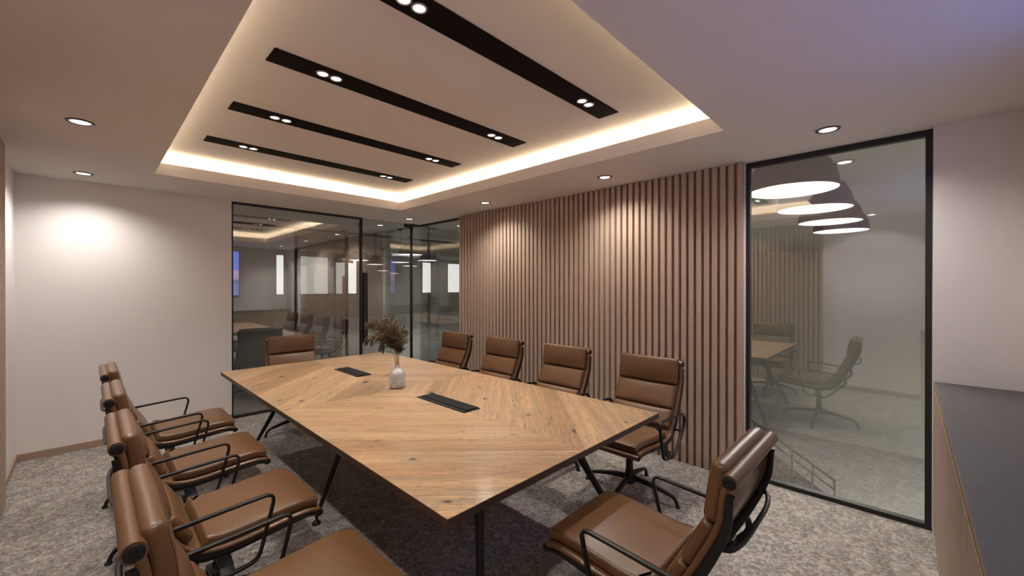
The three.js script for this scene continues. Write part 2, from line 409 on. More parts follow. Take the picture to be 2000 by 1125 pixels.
// warm light strips lying on the cove ledge
{
  const y = LIP + 0.002, o = 0.075;
  const runs = [
    ['along the glass door side', (TR.x0 + TR.x1) / 2, TR.z0 - o, TR.x1 - TR.x0 + 0.1, 0],
    ['along the counter side', (TR.x0 + TR.x1) / 2, TR.z1 + o, TR.x1 - TR.x0 + 0.1, 0],
    ['along the left wall side', TR.x0 - o, (TR.z0 + TR.z1) / 2, TR.z1 - TR.z0 + 0.1, Math.PI / 2],
    ['along the slatted right wall side', TR.x1 + o, (TR.z0 + TR.z1) / 2, TR.z1 - TR.z0 + 0.1, Math.PI / 2],
  ];
  for (const [where, x, z, len, turn] of runs) {
    const t = thing('cove_light_strip', 'warm light strip hidden on the ceiling cove ledge ' + where, 'light strip', [x, LIP, z], turn, 'light strips in the ceiling cove');
    obj('profile', bx(-len / 2, len / 2, 0, 0.006, -0.009, 0.009), M.darkTrim, t);
    obj('led_lens', rbx(-len / 2 + 0.003, len / 2 - 0.003, 0.006, 0.010, -0.007, 0.007, 0.0015, 1), M.led, t, 'glowing warm diffuser');
    const a = new THREE.RectAreaLight(LIGHT.coveColor, LIGHT.cove, len - 0.01, 0.014);
    a.position.set(0, 0.0115, 0); a.rotation.x = Math.PI / 2; a.name = 'cove_glow'; t.add(a);
  }
}

// ------------------------------------------------------------------ conference table
const TB = { x0: 0.772, x1: 2.272, z0: -4.200, z1: -1.028, top: 0.735 };
{
  const cx = (TB.x0 + TB.x1) / 2, cz = (TB.z0 + TB.z1) / 2, hx = (TB.x1 - TB.x0) / 2, hz = (TB.z1 - TB.z0) / 2, H = TB.top;
  const t = thing('conference_table', 'long oak conference table with mitred diagonal planks and splayed black legs', 'table', [cx, 0, cz]);
  obj('top_core', rbx(-hx, hx, H - 0.030, H - 0.0025, -hz, hz, 0.001, 1), M.edge, t, 'dark brown table edge');
  // four quadrants of diagonal planks that mirror one another about the centre lines
  const step = 0.128 * Math.SQRT2;
  let k = 0;
  for (const [sx, sz] of [[-1, 1], [1, 1], [-1, -1], [1, -1]]) {
    const max = hx + hz;
    for (let d = -0.04; d < max; d += step) {
      // region of the quadrant with d <= x + z <= d + step  (x, z >= 0)
      let poly = [[0, 0], [hx, 0], [hx, hz], [0, hz]];
      const clip = (f) => { const out = []; poly.forEach((p, i) => { const q = poly[(i + 1) % poly.length], a = f(p), b = f(q); if (a >= 0) out.push(p); if (a * b < 0) { const s = a / (a - b); out.push([p[0] + (q[0] - p[0]) * s, p[1] + (q[1] - p[1]) * s]); } }); poly = out; };
      const gap = 0.0004;
      clip(([x, z]) => x + z - d - gap); clip(([x, z]) => d + step - gap - x - z);
      if (poly.length < 3) continue;
      let area = 0; poly.forEach((p, i) => { const q = poly[(i + 1) % poly.length]; area += p[0] * q[1] - p[1] * q[0]; });
      if (Math.abs(area) < 2e-4) continue;
      const pts = poly.map(([x, z]) => [Math.min(Math.max(x, 0.0003), hx - 0.0006) * sx, Math.min(Math.max(z, 0.0003), hz - 0.0006) * sz]);
      const ou = rnd() * 1.6, ov = rnd() * 0.4, flip = rnd() < 0.5 ? -1 : 1, y = H - 0.0003 + (rnd() - 0.5) * 0.0003;
      const uvOf = (x, z) => { const a = (x * sx - z * sz) / Math.SQRT2, b = (x * sx + z * sz) / Math.SQRT2; return [(a * flip + ou) / 1.6, (b + ov) / 0.4]; };
      const pos = [], uv = [], nor = [];
      const tri = (p, q, r, n) => { for (const v of [p, q, r]) { pos.push(...v); nor.push(...n); uv.push(...uvOf(v[0], v[2])); } };
      const ord = sx * sz > 0 ? pts.slice().reverse() : pts;
      const nrm = []; for (let i = 1; i + 1 < ord.length; i++) tri([ord[0][0], y, ord[0][1]], [ord[i][0], y, ord[i][1]], [ord[i + 1][0], y, ord[i + 1][1]], [0, 1, 0]);
      for (let i = 0; i < ord.length; i++) {
        const a = ord[i], b = ord[(i + 1) % ord.length], n = [(b[1] - a[1]), 0, -(b[0] - a[0])], l = Math.hypot(n[0], n[2]) || 1, nn = [-n[0] / l, 0, -n[2] / l];
        const A = [a[0], y, a[1]], B = [b[0], y, b[1]], C = [b[0], H - 0.0026, b[1]], D = [a[0], H - 0.0026, a[1]];
        tri(A, D, C, nn); tri(A, C, B, nn);
      }
      const g = new THREE.BufferGeometry();
      g.setAttribute('position', new THREE.Float32BufferAttribute(pos, 3)); g.setAttribute('normal', new THREE.Float32BufferAttribute(nor, 3)); g.setAttribute('uv', new THREE.Float32BufferAttribute(uv, 2));
      // make the top face up whatever the winding
      const p = g.attributes.position, e1 = V3(p.getX(1) - p.getX(0), 0, p.getZ(1) - p.getZ(0)), e2 = V3(p.getX(2) - p.getX(0), 0, p.getZ(2) - p.getZ(0));
      if (e1.cross(e2).y < 0) for (const key of ['position', 'normal', 'uv']) { const at = g.attributes[key], s = at.itemSize, arr = at.array; for (let i = 0; i < at.count; i += 3) for (let c = 0; c < s; c++) { const w = arr[(i + 1) * s + c]; arr[(i + 1) * s + c] = arr[(i + 2) * s + c]; arr[(i + 2) * s + c] = w; } }
      const m = obj('plank', g, OAKM[Math.floor(rnd() * 3.999)], t);
      m.name = k ? 'plank_' + String(k).padStart(3, '0') : 'plank'; k++;
    }
  }
  // black steel underframe
  obj('long_rail', rbx(-0.22, -0.18, H - 0.072, H - 0.031, -1.30, 1.30, 0.003), M.metal, t);
  obj('long_rail', rbx(0.18, 0.22, H - 0.072, H - 0.031, -1.30, 1.30, 0.003), M.metal, t);
  const footX = 0.556, topX = 0.30;
  for (const [zt, zf] of [[1.215, 1.52], [0, 0], [-1.19, -1.46]]) {
    obj('cross_beam', rbx(-0.40, 0.40, H - 0.072, H - 0.031, zt - 0.024, zt + 0.024, 0.004), M.metal, t);
    if (zt > 0.5) obj('cross_beam', rbx(-0.46, 0.46, H - 0.074, H - 0.031, 1.475, 1.515, 0.004), M.metal, t);
    for (const s of [-1, 1]) {
      const path = resample([V3(s * 0.24, H - 0.056, zt), V3(s * 0.30, H - 0.075, zt + (zf - zt) * 0.06), V3(s * 0.345, H - 0.16, zt + (zf - zt) * 0.2), V3(s * 0.44, 0.33, zt + (zf - zt) * 0.56), V3(s * footX, 0.038, zf)], 22);
      const leg = obj('leg', sweep(path, ring(0.021, 14, 0.8), { scale: (q) => { const w = 1.45 + 1.0 * Math.exp(-Math.pow((q - 0.16) / 0.12, 2)) - 0.75 * q; return [w * 0.8, w]; } }), M.metal, t);
      const f = lathe([[0, 0], [0.026, 0], [0.0265, 0.006], [0.012, 0.024], [0.0055, 0.028], [0.0055, 0.046], [0, 0.046]], 20); f.translate(s * footX, 0, zf);
      obj('glide', f, M.metal, leg, 'cone-shaped black glide');
    }
  }
  // flush power boxes
  for (const [z0, z1] of [[-3.615, -3.168], [-2.312, -1.822]]) {
    const a = 1.486 - cx, b = 1.612 - cx, fr = obj('power_box', rbx(a, b, H - 0.002, H + 0.0025, z0 - cz, z1 - cz, 0.001, 1), M.blackMatte, t, 'long black power box set in the table top');
    obj('lid', rbx(a + 0.028, b - 0.006, H + 0.0025, H + 0.0085, z0 - cz + 0.016, z1 - cz - 0.016, 0.002, 2), M.blackMatte, fr, 'black flap');
    obj('brush', bx(a + 0.008, a + 0.024, H + 0.0025, H + 0.0045, z0 - cz + 0.016, z1 - cz - 0.016), M.rubber, fr);
  }
}

// ------------------------------------------------------------------ office chairs (local: faces +x, seat over the origin)
// side profile of the leather sling, from the top roll down the back, round the bend and forward to the front roll
const PROFILE = new THREE.CatmullRomCurve3([[-0.322, 0.880], [-0.314, 0.835], [-0.306, 0.770], [-0.286, 0.715], [-0.243, 0.625], [-0.198, 0.540], [-0.158, 0.474], [-0.108, 0.434], [-0.045, 0.417], [0.03, 0.416], [0.13, 0.424], [0.23, 0.433], [0.30, 0.434], [0.335, 0.426]].map(([d, h]) => V3(d, h, 0)), false, 'centripetal');
const PLEN = PROFILE.getLength();
let profileAt = function (s) {            // s in metres along the profile
  const u = Math.min(1, Math.max(0, s / PLEN)), p = PROFILE.getPointAt(u), t = PROFILE.getTangentAt(u);
  const n = V3(-t.y, t.x, 0);      // towards the sitter
  return { p, t, n };
}
// padded cushion on the profile between s0 and s1
function cushion(s0, s1, width, thick, lift, r, bulge) {
  const L = s1 - s0, h = [L / 2, thick / 2, width / 2];
  const axis = (half, flat) => { const out = [], k = 4; for (let i = 0; i <= k; i++) out.push(-half + r * (1 - Math.cos(i / k * Math.PI / 2))); for (let i = 1; i < flat; i++) out.push(-half + r + (2 * half - 2 * r) * i / flat); for (let i = 0; i <= k; i++) out.push(half - r * (1 - Math.cos((k - i) / k * Math.PI / 2))); return out; };
  const A = [axis(h[0], 10), axis(h[1], 1), axis(h[2], 8)];
  const parts = [];
  const face = (i, j, k, sign) => {
    const U = A[i], W = A[j], pos = [], idx = [];
    for (const w of W) for (const u of U) { const q = [0, 0, 0]; q[i] = u; q[j] = w; q[k] = sign * h[k]; pos.push(...q); }
    for (let b = 0; b < W.length - 1; b++) for (let a = 0; a < U.length - 1; a++) { const o = b * U.length + a; idx.push(o, o + 1, o + U.length, o + 1, o + U.length + 1, o + U.length); }
    const g = new THREE.BufferGeometry(); g.setAttribute('position', new THREE.Float32BufferAttribute(pos, 3)); g.setIndex(idx); parts.push(g.toNonIndexed());
  };
  face(0, 1, 2, 1); face(0, 1, 2, -1); face(0, 2, 1, 1); face(0, 2, 1, -1); face(1, 2, 0, 1); face(1, 2, 0, -1);
  let g = mergeGeometries(parts); const p = g.attributes.position, uv = new Float32Array(p.count * 2);
  for (let i = 0; i < p.count; i++) {
    const v = [p.getX(i), p.getY(i), p.getZ(i)], q = v.map((c, k) => Math.max(-(h[k] - Math.min(r, h[k])), Math.min(h[k] - Math.min(r, h[k]), c)));
    const d = V3(v[0] - q[0], v[1] - q[1], v[2] - q[2]), l = d.length();
    if (l > 1e-9) d.multiplyScalar(Math.min(r, h[1]) / l);
    let [x, y, z] = [q[0] + d.x, q[1] + d.y, q[2] + d.z];
    const ex = 1 - Math.pow(Math.abs(x / h[0]), 2.6), ez = 1 - Math.pow(Math.abs(z / h[2]), 3.2);
    if (y > 0) y += bulge * Math.max(0, ex) * Math.max(0, ez);
    uv[2 * i] = x / 0.3; uv[2 * i + 1] = z / 0.3;
    const f = profileAt(s0 + L / 2 + x);
    const P = f.p.clone().addScaledVector(f.n, lift + thick / 2 + y);
    p.setXYZ(i, P.x, P.y, z);
  }
  g.setAttribute('uv', new THREE.BufferAttribute(uv, 2));
  g.deleteAttribute('normal');
  g = orient(g, profileAt(s0 + L / 2).p.clone().addScaledVector(profileAt(s0 + L / 2).n, lift + thick / 2));
  // stitched seam along the front edge
  const path = [], inset = 0.010, rw = 0.03, hw = h[2] - inset, hl = h[0] - inset;
  for (const [x, z] of roundRect(2 * hl, 2 * hw, rw, 5)) path.push([x, z]);
  const dense = []; path.forEach((a, i) => { const b = path[(i + 1) % path.length], n = Math.max(1, Math.round(Math.hypot(b[0] - a[0], b[1] - a[1]) / 0.03)); for (let k = 0; k < n; k++) dense.push([a[0] + (b[0] - a[0]) * k / n, a[1] + (b[1] - a[1]) * k / n]); });
  const pts = dense.map(([x, z]) => { const ex = 1 - Math.pow(Math.abs(x / h[0]), 2.6), ez = 1 - Math.pow(Math.abs(z / h[2]), 3.2), f = profileAt(s0 + L / 2 + x), e = Math.min(h[0] - Math.abs(x), h[2] - Math.abs(z)), drop = e < r ? r - Math.sqrt(r * r - (r - e) * (r - e)) : 0; const P = f.p.clone().addScaledVector(f.n, lift + thick - drop + bulge * Math.max(0, ex) * Math.max(0, ez)); P.z = z; return P; });
  const seam = sweep(pts, ring(0.0011, 5), { closed: true });
  return { pad: g, seam };
}
function orient(g, centre) {       // weld, then turn faces outward from a centre
  let m = mergeVertices(g, 1e-5); const p = m.attributes.position, ix = m.index.array, a = V3(), b = V3(), c = V3();
  for (let i = 0; i < ix.length; i += 3) {
    a.fromBufferAttribute(p, ix[i]); b.fromBufferAttribute(p, ix[i + 1]); c.fromBufferAttribute(p, ix[i + 2]);
    const n = b.clone().sub(a).cross(c.clone().sub(a)), mid = a.clone().add(b).add(c).divideScalar(3).sub(centre);
    // outward test against a box-like body: use the local profile normal frame through the centroid
    if (n.dot(mid) < 0) { const t = ix[i]; ix[i] = ix[i + 1]; ix[i + 1] = t; }
  }
  m.computeVertexNormals();
  return m;
}
function sSeat() { for (let s = 0.4; s < PLEN; s += 0.002) if (profileAt(s).p.x > -0.098) return s; }
function makeChair() {
  const t = thing('office_chair', '', 'chair');
  const L = M.leather, K = M.metal, SW = 0.478;
  const pts = []; for (let i = 0; i <= 56; i++) pts.push(profileAt(PLEN * i / 56));
  const side = V3(0, 0, 1);
  // leather sling with rolled edges
  const sheet = sweep(pts.map((f) => f.p), roundRect(SW, 0.012, 0.0055, 3), { binormal: side });
  const edge = (z) => sweep(pts.map((f) => V3(f.p.x, f.p.y, z)), ring(0.0115, 10), { binormal: side });
  const sling = obj('sling', [sheet, edge(SW / 2), edge(-SW / 2)], L, t, 'brown leather sling');
  const top = profileAt(0), bot = profileAt(PLEN);
  const roll = (x, y, r, len) => { const g = new THREE.CylinderGeometry(r, r, len, 28, 1); g.rotateX(Math.PI / 2); g.translate(x, y, 0); return g; };
  const capGeo = (x, y, z, r, s) => { const g = lathe([[0, 0.0035], [r * 0.25, 0.0035], [r * 0.3, 0.0055], [r * 0.62, 0.0055], [r * 0.68, 0.0035], [r * 0.9, 0.0045], [r, 0.002], [r, -0.006]], 24); g.rotateX(s > 0 ? Math.PI / 2 : -Math.PI / 2); g.translate(x, y, z); return g; };
  const rollTop = [top.p.x - 0.010, 0.896, 0.0235], rollFront = [0.343, 0.412, 0.0175];
  for (const [x, y, r] of [rollTop, rollFront]) {
    const ro = obj(r > 0.02 ? 'top_roll' : 'front_roll', roll(x, y, r, 0.492), L, t, 'brown leather roll');
    for (const s of [-1, 1]) {
      const bar = (w, h) => bx(x - w / 2, x + w / 2, y - h / 2, y + h / 2, s * 0.2455 + Math.min(0, s * 0.0068), s * 0.2455 + Math.max(0, s * 0.0068));
      obj('end_cap', [capGeo(x, y, s * 0.2455, r * 0.8, s), bar(r * 0.85, r * 0.16), bar(r * 0.16, r * 0.85)], K, ro, 'round black end cap with a cross-shaped boss');
    }
  }
  // pads: three on the back, one on the seat
  const pads = [[0.002 - 0.052, 0.142, 'back_pad'], [0.146, 0.320, 'back_pad'], [0.324, 0.464, 'back_pad'], [sSeat(), PLEN + 0.012, 'seat_pad']];
  pads.forEach(([a, b, n], i) => {
    const c = i === 0 ? topCushion() : cushion(a, b, 0.452, n === 'seat_pad' ? 0.044 : 0.040, 0.007, 0.017, n === 'seat_pad' ? 0.010 : 0.012);
    const p = obj(n, c.pad, L, t, n === 'seat_pad' ? 'brown leather seat cushion' : 'padded brown leather back cushion');
    obj('seam', c.seam, M.seam, p);
  });
  // black side rails that hold the sling
  for (const s of [-1, 1]) {
    const path = pts.slice(1).map((f, i) => { const k = i / 55, off = -0.018 - 0.006 * Math.sin(Math.PI * Math.min(1, k * 1.5)) + 0.004 * Math.max(0, k - 0.5); const p = f.p.clone().addScaledVector(f.n, off); p.z = s * (SW / 2 + 0.004); return p; });
    obj('side_rail', sweep(path, roundRect(0.018, 0.026, 0.005, 2), { binormal: side, scale: (q) => [1, q < 0.5 ? 0.75 + 0.5 * Math.sin(Math.PI * q) : 1.25 - 0.85 * Math.pow((q - 0.5) / 0.5, 0.8)] }), K, t, 'black metal side rail');
  }
  // bowed bar behind the back and spreaders under the seat
  const w = SW / 2 + 0.004;
  const f1 = profileAt(0.185);
  const bx0 = f1.p.x - 0.028, by0 = f1.p.y - 0.005;
  obj('back_bow', sweep(rounded([[bx0, by0, -w], [bx0 - 0.022, by0 - 0.006, -w + 0.02, 0.025], [bx0 - 0.036, by0 - 0.012, -w + 0.10, 0.06], [bx0 - 0.036, by0 - 0.012, w - 0.10, 0.06], [bx0 - 0.022, by0 - 0.006, w - 0.02, 0.025], [bx0, by0, w]]), roundRect(0.016, 0.011, 0.004, 2)), K, t, 'black bow behind the backrest');
  const spread = (x, y, dip) => sweep(rounded([[x, y, -w], [x, y - dip * 0.6, -w * 0.6, 0.06], [x, y - dip, -0.05, 0.05], [x, y - dip, 0.05, 0.05], [x, y - dip * 0.6, w * 0.6, 0.06], [x, y, w]]), roundRect(0.022, 0.016, 0.005, 2));
  obj('spreader', spread(-0.10, 0.405, 0.035), K, t); obj('spreader', spread(0.12, 0.405, 0.042), K, t);
  obj('mount_plate', [rbx(-0.115, 0.135, 0.352, 0.374, -0.045, 0.045, 0.006, 2), cyl(0.036, 0.03, 0.022, 0, 0.335, 0, 24)], K, t);
  // arm loops
  for (const s of [-1, 1]) {
    const z = s * 0.287;
    const loop = rounded([[0.150, 0.592, z, 0.045], [0.085, 0.335, z, 0.035], [-0.085, 0.315, z, 0.05], [-0.262, 0.505, z, 0.05], [-0.232, 0.568, z, 0.035]], true, 7);
    const even = resample(loop, 72, true).slice(0, 72);
    const arm = obj('armrest', sweep(even, roundRect(0.021, 0.0125, 0.005, 2), { closed: true, binormal: side, scale: (q) => [1, 1 + 0.9 * Math.exp(-Math.pow((q - 0.62) / 0.13, 2))] }), K, t, 'black metal loop armrest');
    const peg = (x, y) => { const g = new THREE.CylinderGeometry(0.007, 0.007, 0.05, 12); g.rotateX(Math.PI / 2); g.translate(x, y, s * 0.264); return g; };
    obj('arm_peg', peg(-0.055, 0.345), K, arm); obj('arm_peg', peg(-0.205, 0.455), K, arm);
    obj('arm_bracket', sweep([V3(-0.02, 0.322, s * 0.285), V3(-0.02, 0.345, s * 0.258), V3(-0.03, 0.392, s * 0.245)], roundRect(0.05, 0.012, 0.004, 2)), K, arm);
  }
  // column and four-star base
  obj('column', [cyl(0.0165, 0.0165, 0.12, 0, 0.225, 0, 24), lathe([[0, 0.075], [0.036, 0.075], [0.040, 0.085], [0.038, 0.12], [0.028, 0.15], [0.0245, 0.20], [0.024, 0.235], [0.019, 0.238], [0, 0.238]], 28)], K, t);
  obj('column_collar', cyl(0.0175, 0.0175, 0.03, 0, 0.238, 0, 24), M.rubber, t);
  const base = new THREE.Group(); base.name = 'star_base'; base.rotation.y = 0.10; t.add(base);
  for (let k = 0; k < 4; k++) {
    const a = k * Math.PI / 2, c = Math.cos(a), s = Math.sin(a), P = (r, h) => V3(r * c, h, r * s);
    const path = resample([P(0.02, 0.112), P(0.10, 0.107), P(0.20, 0.090), P(0.27, 0.073), P(0.303, 0.062), P(0.320, 0.042), P(0.330, 0.012)], 18);
    const leg = obj('base_leg', sweep(path, roundRect(0.034, 0.036, 0.011, 3), { binormal: V3(-s, 0, c), scale: (q) => [1 - 0.38 * q, 1.05 - 0.5 * Math.min(1, q * 1.2)] }), K, base);
    const gl = lathe([[0, 0], [0.016, 0], [0.017, 0.004], [0.014, 0.013], [0, 0.013]], 16); gl.translate(0.331 * c, 0, 0.331 * s);
    const glide = obj('glide', gl, M.rubber, base, 'black rubber glide');
  }
  return t;
}
function topCushion() {            // head pad: rises above the roll, so its profile is extended upward
  const save = profileAt;
  const up = V3(-0.008, 1, 0).normalize();
  const s0 = -0.050, s1 = 0.142;
  const orig = PROFILE.getPointAt(0), t0 = PROFILE.getTangentAt(0);
  const ext = (s) => { if (s >= 0) return save(s); const p = orig.clone().addScaledVector(t0, s); return { p, t: t0.clone(), n: V3(-t0.y, t0.x, 0) }; };
  profileAt = ext;
  const c = cushion(s0, s1, 0.452, 0.046, 0.008, 0.019, 0.010);
  profileAt = save;
  return c;
}
const chair0 = makeChair();
let chairUsed = false;
function chair(x, z, turn, label, group, baseTurn = 0.10) {
  let c = chair0;
  if (chairUsed) { c = chair0.clone(); c.name = numbered('office_chair'); scene.add(c); c.userData = { category: 'chair' }; }
  chairUsed = true;
  c.position.set(x, 0, z); c.rotation.y = turn; c.userData.label = label; c.userData.group = group;
  c.children.find((o) => o.name === 'star_base').rotation.y = baseTurn;
}
const L0 = 'brown leather office chair on the white-wall side of the table, ';
const R0 = 'brown leather office chair before the slatted right wall, ';
const GL = 'chairs along the white-wall side of the table', GR = 'chairs along the slatted right wall';
chair(0.395, -1.415, 0, L0 + 'closest to the counter', GL, -0.05);
chair(0.395, -2.205, 0, L0 + 'second from the counter', GL, -0.05);
chair(0.395, -3.000, 0, L0 + 'third from the counter', GL, -0.05);
chair(0.395, -3.785, 0, L0 + 'closest to the back wall', GL, -0.05);
chair(2.660, -1.420, Math.PI, R0 + 'beside the large framed pane', GR);
chair(2.660, -2.210, Math.PI, R0 + 'second from the large framed pane', GR);
chair(2.660, -3.000, Math.PI, R0 + 'second from the glass corner', GR);
chair(2.660, -3.785, Math.PI, R0 + 'closest to the glass corner', GR);
chair(1.510, -4.490, -Math.PI / 2, 'brown leather office chair at the table head before the glass partition', 'chairs at the table heads', 0.05);
chair(1.515, -0.700, Math.PI / 2, 'brown leather office chair seen from behind at the table head before the counter', 'chairs at the table heads', 0.05);

// ------------------------------------------------------------------ vase with pampas plumes
const VASE = V3(1.534, TB.top, -2.635);
{
  const t = thing('vase', 'small pale stone-glazed bottle vase with narrow neck on the table centre', 'vase', VASE.toArray());
  obj('body', lathe([[0, 0.001], [0.044, 0.001], [0.051, 0.006], [0.056, 0.018], [0.0595, 0.045], [0.0605, 0.072], [0.0592, 0.095], [0.054, 0.112], [0.043, 0.126], [0.029, 0.136], [0.0215, 0.143], [0.0188, 0.150], [0.0185, 0.163], [0.0172, 0.166], [0.0155, 0.163], [0.0155, 0.145], [0.03, 0.128], [0.05, 0.09], [0.052, 0.03], [0, 0.012]], 48), M.vase, t);
}
{
  const a = Math.atan(775 / 799), F = V3(Math.cos(a), 0, -Math.sin(a)), R = V3(Math.sin(a), 0, Math.cos(a));   // two horizontal axes to fan the stems out
  // [sideways, up, back, droop]
  const tips = [[-0.225, 0.285, 0.02, 0.02], [-0.105, 0.335, 0.05, 0.0], [-0.045, 0.275, -0.05, 0.0], [0.045, 0.235, 0.03, 0.01], [-0.19, 0.165, -0.08, 0.03], [-0.135, 0.10, 0.07, 0.06], [0.03, 0.12, -0.06, 0.04], [-0.085, 0.21, -0.11, 0.02], [-0.13, 0.235, 0.10, 0.01], [-0.16, 0.275, -0.02, 0.01], [-0.02, 0.19, 0.09, 0.02]];
  const o = thing('pampas_bunch', 'bunch of feathery dried brown pampas grass standing in the pale vase', 'dried grass', VASE.toArray());
  tips.forEach(([s, u, b, droop], i) => {
    const ang = i * 2.4, m = V3(0.009 * Math.cos(ang), 0.155, 0.009 * Math.sin(ang));
    const foot = V3(-0.028 * Math.cos(ang), 0.018, -0.028 * Math.sin(ang));
    const tip = V3(0, 0.165 + u, 0).addScaledVector(R, s).addScaledVector(F, b);
    const mid = V3(0, 0.165 + u * 0.5 + 0.05 + droop, 0).addScaledVector(R, s * 0.28).addScaledVector(F, b * 0.3);
    const three = V3(0, 0.165 + u * 0.85 + 0.035 + droop * 1.2, 0).addScaledVector(R, s * 0.68).addScaledVector(F, b * 0.7);
    const curve = new THREE.CatmullRomCurve3([foot, m, mid, three, tip], false, 'centripetal');
    const stem = obj('stem', sweep(curve.getSpacedPoints(24), ring(0.0013, 6)), M.stem, o);
    // plume: branchlets that carry many fine hairs
    const pos = [], nor = [];
    const hair = (p, d, len, w) => {
      const q = V3(rnd() - 0.5, rnd() - 0.5, rnd() - 0.5).cross(d).normalize().multiplyScalar(w), n = q.clone().cross(d).normalize();
      const e = p.clone().addScaledVector(d, len); e.y -= len * 0.15;
      for (const v of [p.clone().add(q), p.clone().sub(q), e]) { pos.push(v.x, v.y, v.z); nor.push(n.x, n.y, n.z); }
    };
    const nb = 58;
    for (let k = 0; k < nb; k++) {
      const f = k / (nb - 1), u0 = 0.56 + 0.44 * f, p0 = curve.getPointAt(Math.min(1, u0)), t0 = curve.getTangentAt(Math.min(1, u0));
      const body = Math.sin(Math.PI * Math.min(1, 0.12 + 0.86 * Math.pow(f, 0.8)));
      const out = V3(rnd() - 0.5, rnd() - 0.5, rnd() - 0.5).cross(t0).normalize();
      const dir = t0.clone().multiplyScalar(0.75).addScaledVector(out, 0.7).normalize(), len = 0.022 + 0.068 * body * rr(0.6, 1.1);
      let p = p0.clone(); const d = dir.clone(), seg = 9;
      for (let j = 0; j < seg; j++) {
        const q = p.clone().addScaledVector(d, len / seg); d.y -= 0.10; d.normalize();
        hair(p, d, len / seg * 1.3, 0.0012);
        for (let h = 0; h < 3; h++) {
          const hd = d.clone().add(V3(rnd() - 0.5, rnd() - 0.5, rnd() - 0.5).multiplyScalar(1.5)).normalize();
          hair(p.clone().lerp(q, rnd()), hd, rr(0.012, 0.028), 0.0009);
        }
        p = q;
      }
    }
    const g = new THREE.BufferGeometry(); g.setAttribute('position', new THREE.Float32BufferAttribute(pos, 3)); g.setAttribute('normal', new THREE.Float32BufferAttribute(nor, 3));
    obj('plume', g, M.plume, stem, 'feathery brown plume');
  });
}

// ------------------------------------------------------------------ counter and wall screen at the near wall
{
  const x0 = XL + 0.004, x1 = XR - 0.004, zf = 0.106, t = thing('low_cabinet', 'low wooden cabinet with dark grey stone worktop along the near wall', 'cabinet', [0, 0, 0]);
  obj('body', bx(x0, x1, 0.06, 0.876, zf + 0.018, ZN - 0.003), M.goldEdge, t);
  obj('plinth', bx(x0, x1, 0, 0.06, zf + 0.05, ZN - 0.003), M.blackMatte, t);
  const n = 9, wd = (x1 - x0) / n;
  for (let i = 0; i < n; i++) obj('door_panel', rbx(x0 + i * wd + 0.0015, x0 + (i + 1) * wd - 0.0015, 0.064, 0.874, zf, zf + 0.018, 0.001, 1), M.laminate, t, 'vertical-grain laminate door');
  const w = thing('worktop', 'dark grey speckled stone worktop on the low cabinet', 'worktop', [0, 0, 0]);
  obj('slab', rbx(x0, x1, 0.878, 0.902, 0.108, ZN - 0.003, 0.001, 1), M.stone, w);
  obj('edge_band', bx(x0, x1, 0.8785, 0.9005, 0.1065, 0.1082), M.goldEdge, w, 'thin brown edge band');
}
{
  const W = 1.80, H = 1.02, sunset = texture(256, 144, (x, y) => {
    const v = y / 143, u = x / 255, n = nz(u * 9 + 3, v * 22, 200) * 0.6 + nz2(u * 22, v * 44, 200) * 0.4;
    const sky = [[60, 70, 150], [70, 110, 225], [110, 150, 245]], cl = Math.max(0, n - 0.42) * 2.2 * Math.exp(-Math.pow((v - 0.62) / 0.22, 2) * 1.2);
    let c = v > 0.36 ? [70 + 60 * (1 - v), 100 + 40 * (1 - v), 235] : v > 0.28 ? [70, 60, 70] : [70 + 60 * n, 90 + 50 * n, 190];
    if (v > 0.36) c = [c[0] + 190 * cl, c[1] + 70 * cl, c[2] - 90 * cl];
    return c;
  });
  const t = thing('wall_screen', 'wide wall screen showing a sunset over blue water, above the low cabinet', 'screen', [1.507, 1.26, ZN - 0.001], 0);
  obj('bezel', rbx(-W / 2 - 0.012, W / 2 + 0.012, -0.012, H + 0.012, -0.045, 0, 0.004, 2), M.blackMatte, t);
  const g = new THREE.PlaneGeometry(W, H); g.rotateY(Math.PI); g.translate(0, H / 2, -0.0458);
  obj('screen_glow', g, std({ color: 0x000000, roughness: 0.25, emissive: 0xffffff, emissiveMap: sunset, emissiveIntensity: 0.9 }), t, 'lit screen picture of a sunset sky');
  for (const [y, h, r, gg, bb] of [[0.80, 0.44, 0.30, 0.42, 1.0], [0.47, 0.22, 1.0, 0.62, 0.55], [0.18, 0.36, 0.34, 0.40, 0.75]]) {   // sky, sunset clouds, water
    const a = new THREE.RectAreaLight(new THREE.Color(r, gg, bb), LIGHT.screen, W, h);
    a.position.set(0, y, -0.048); a.name = 'screen_light'; t.add(a);      // a RectAreaLight shines along its own -z: into the room
  }
}

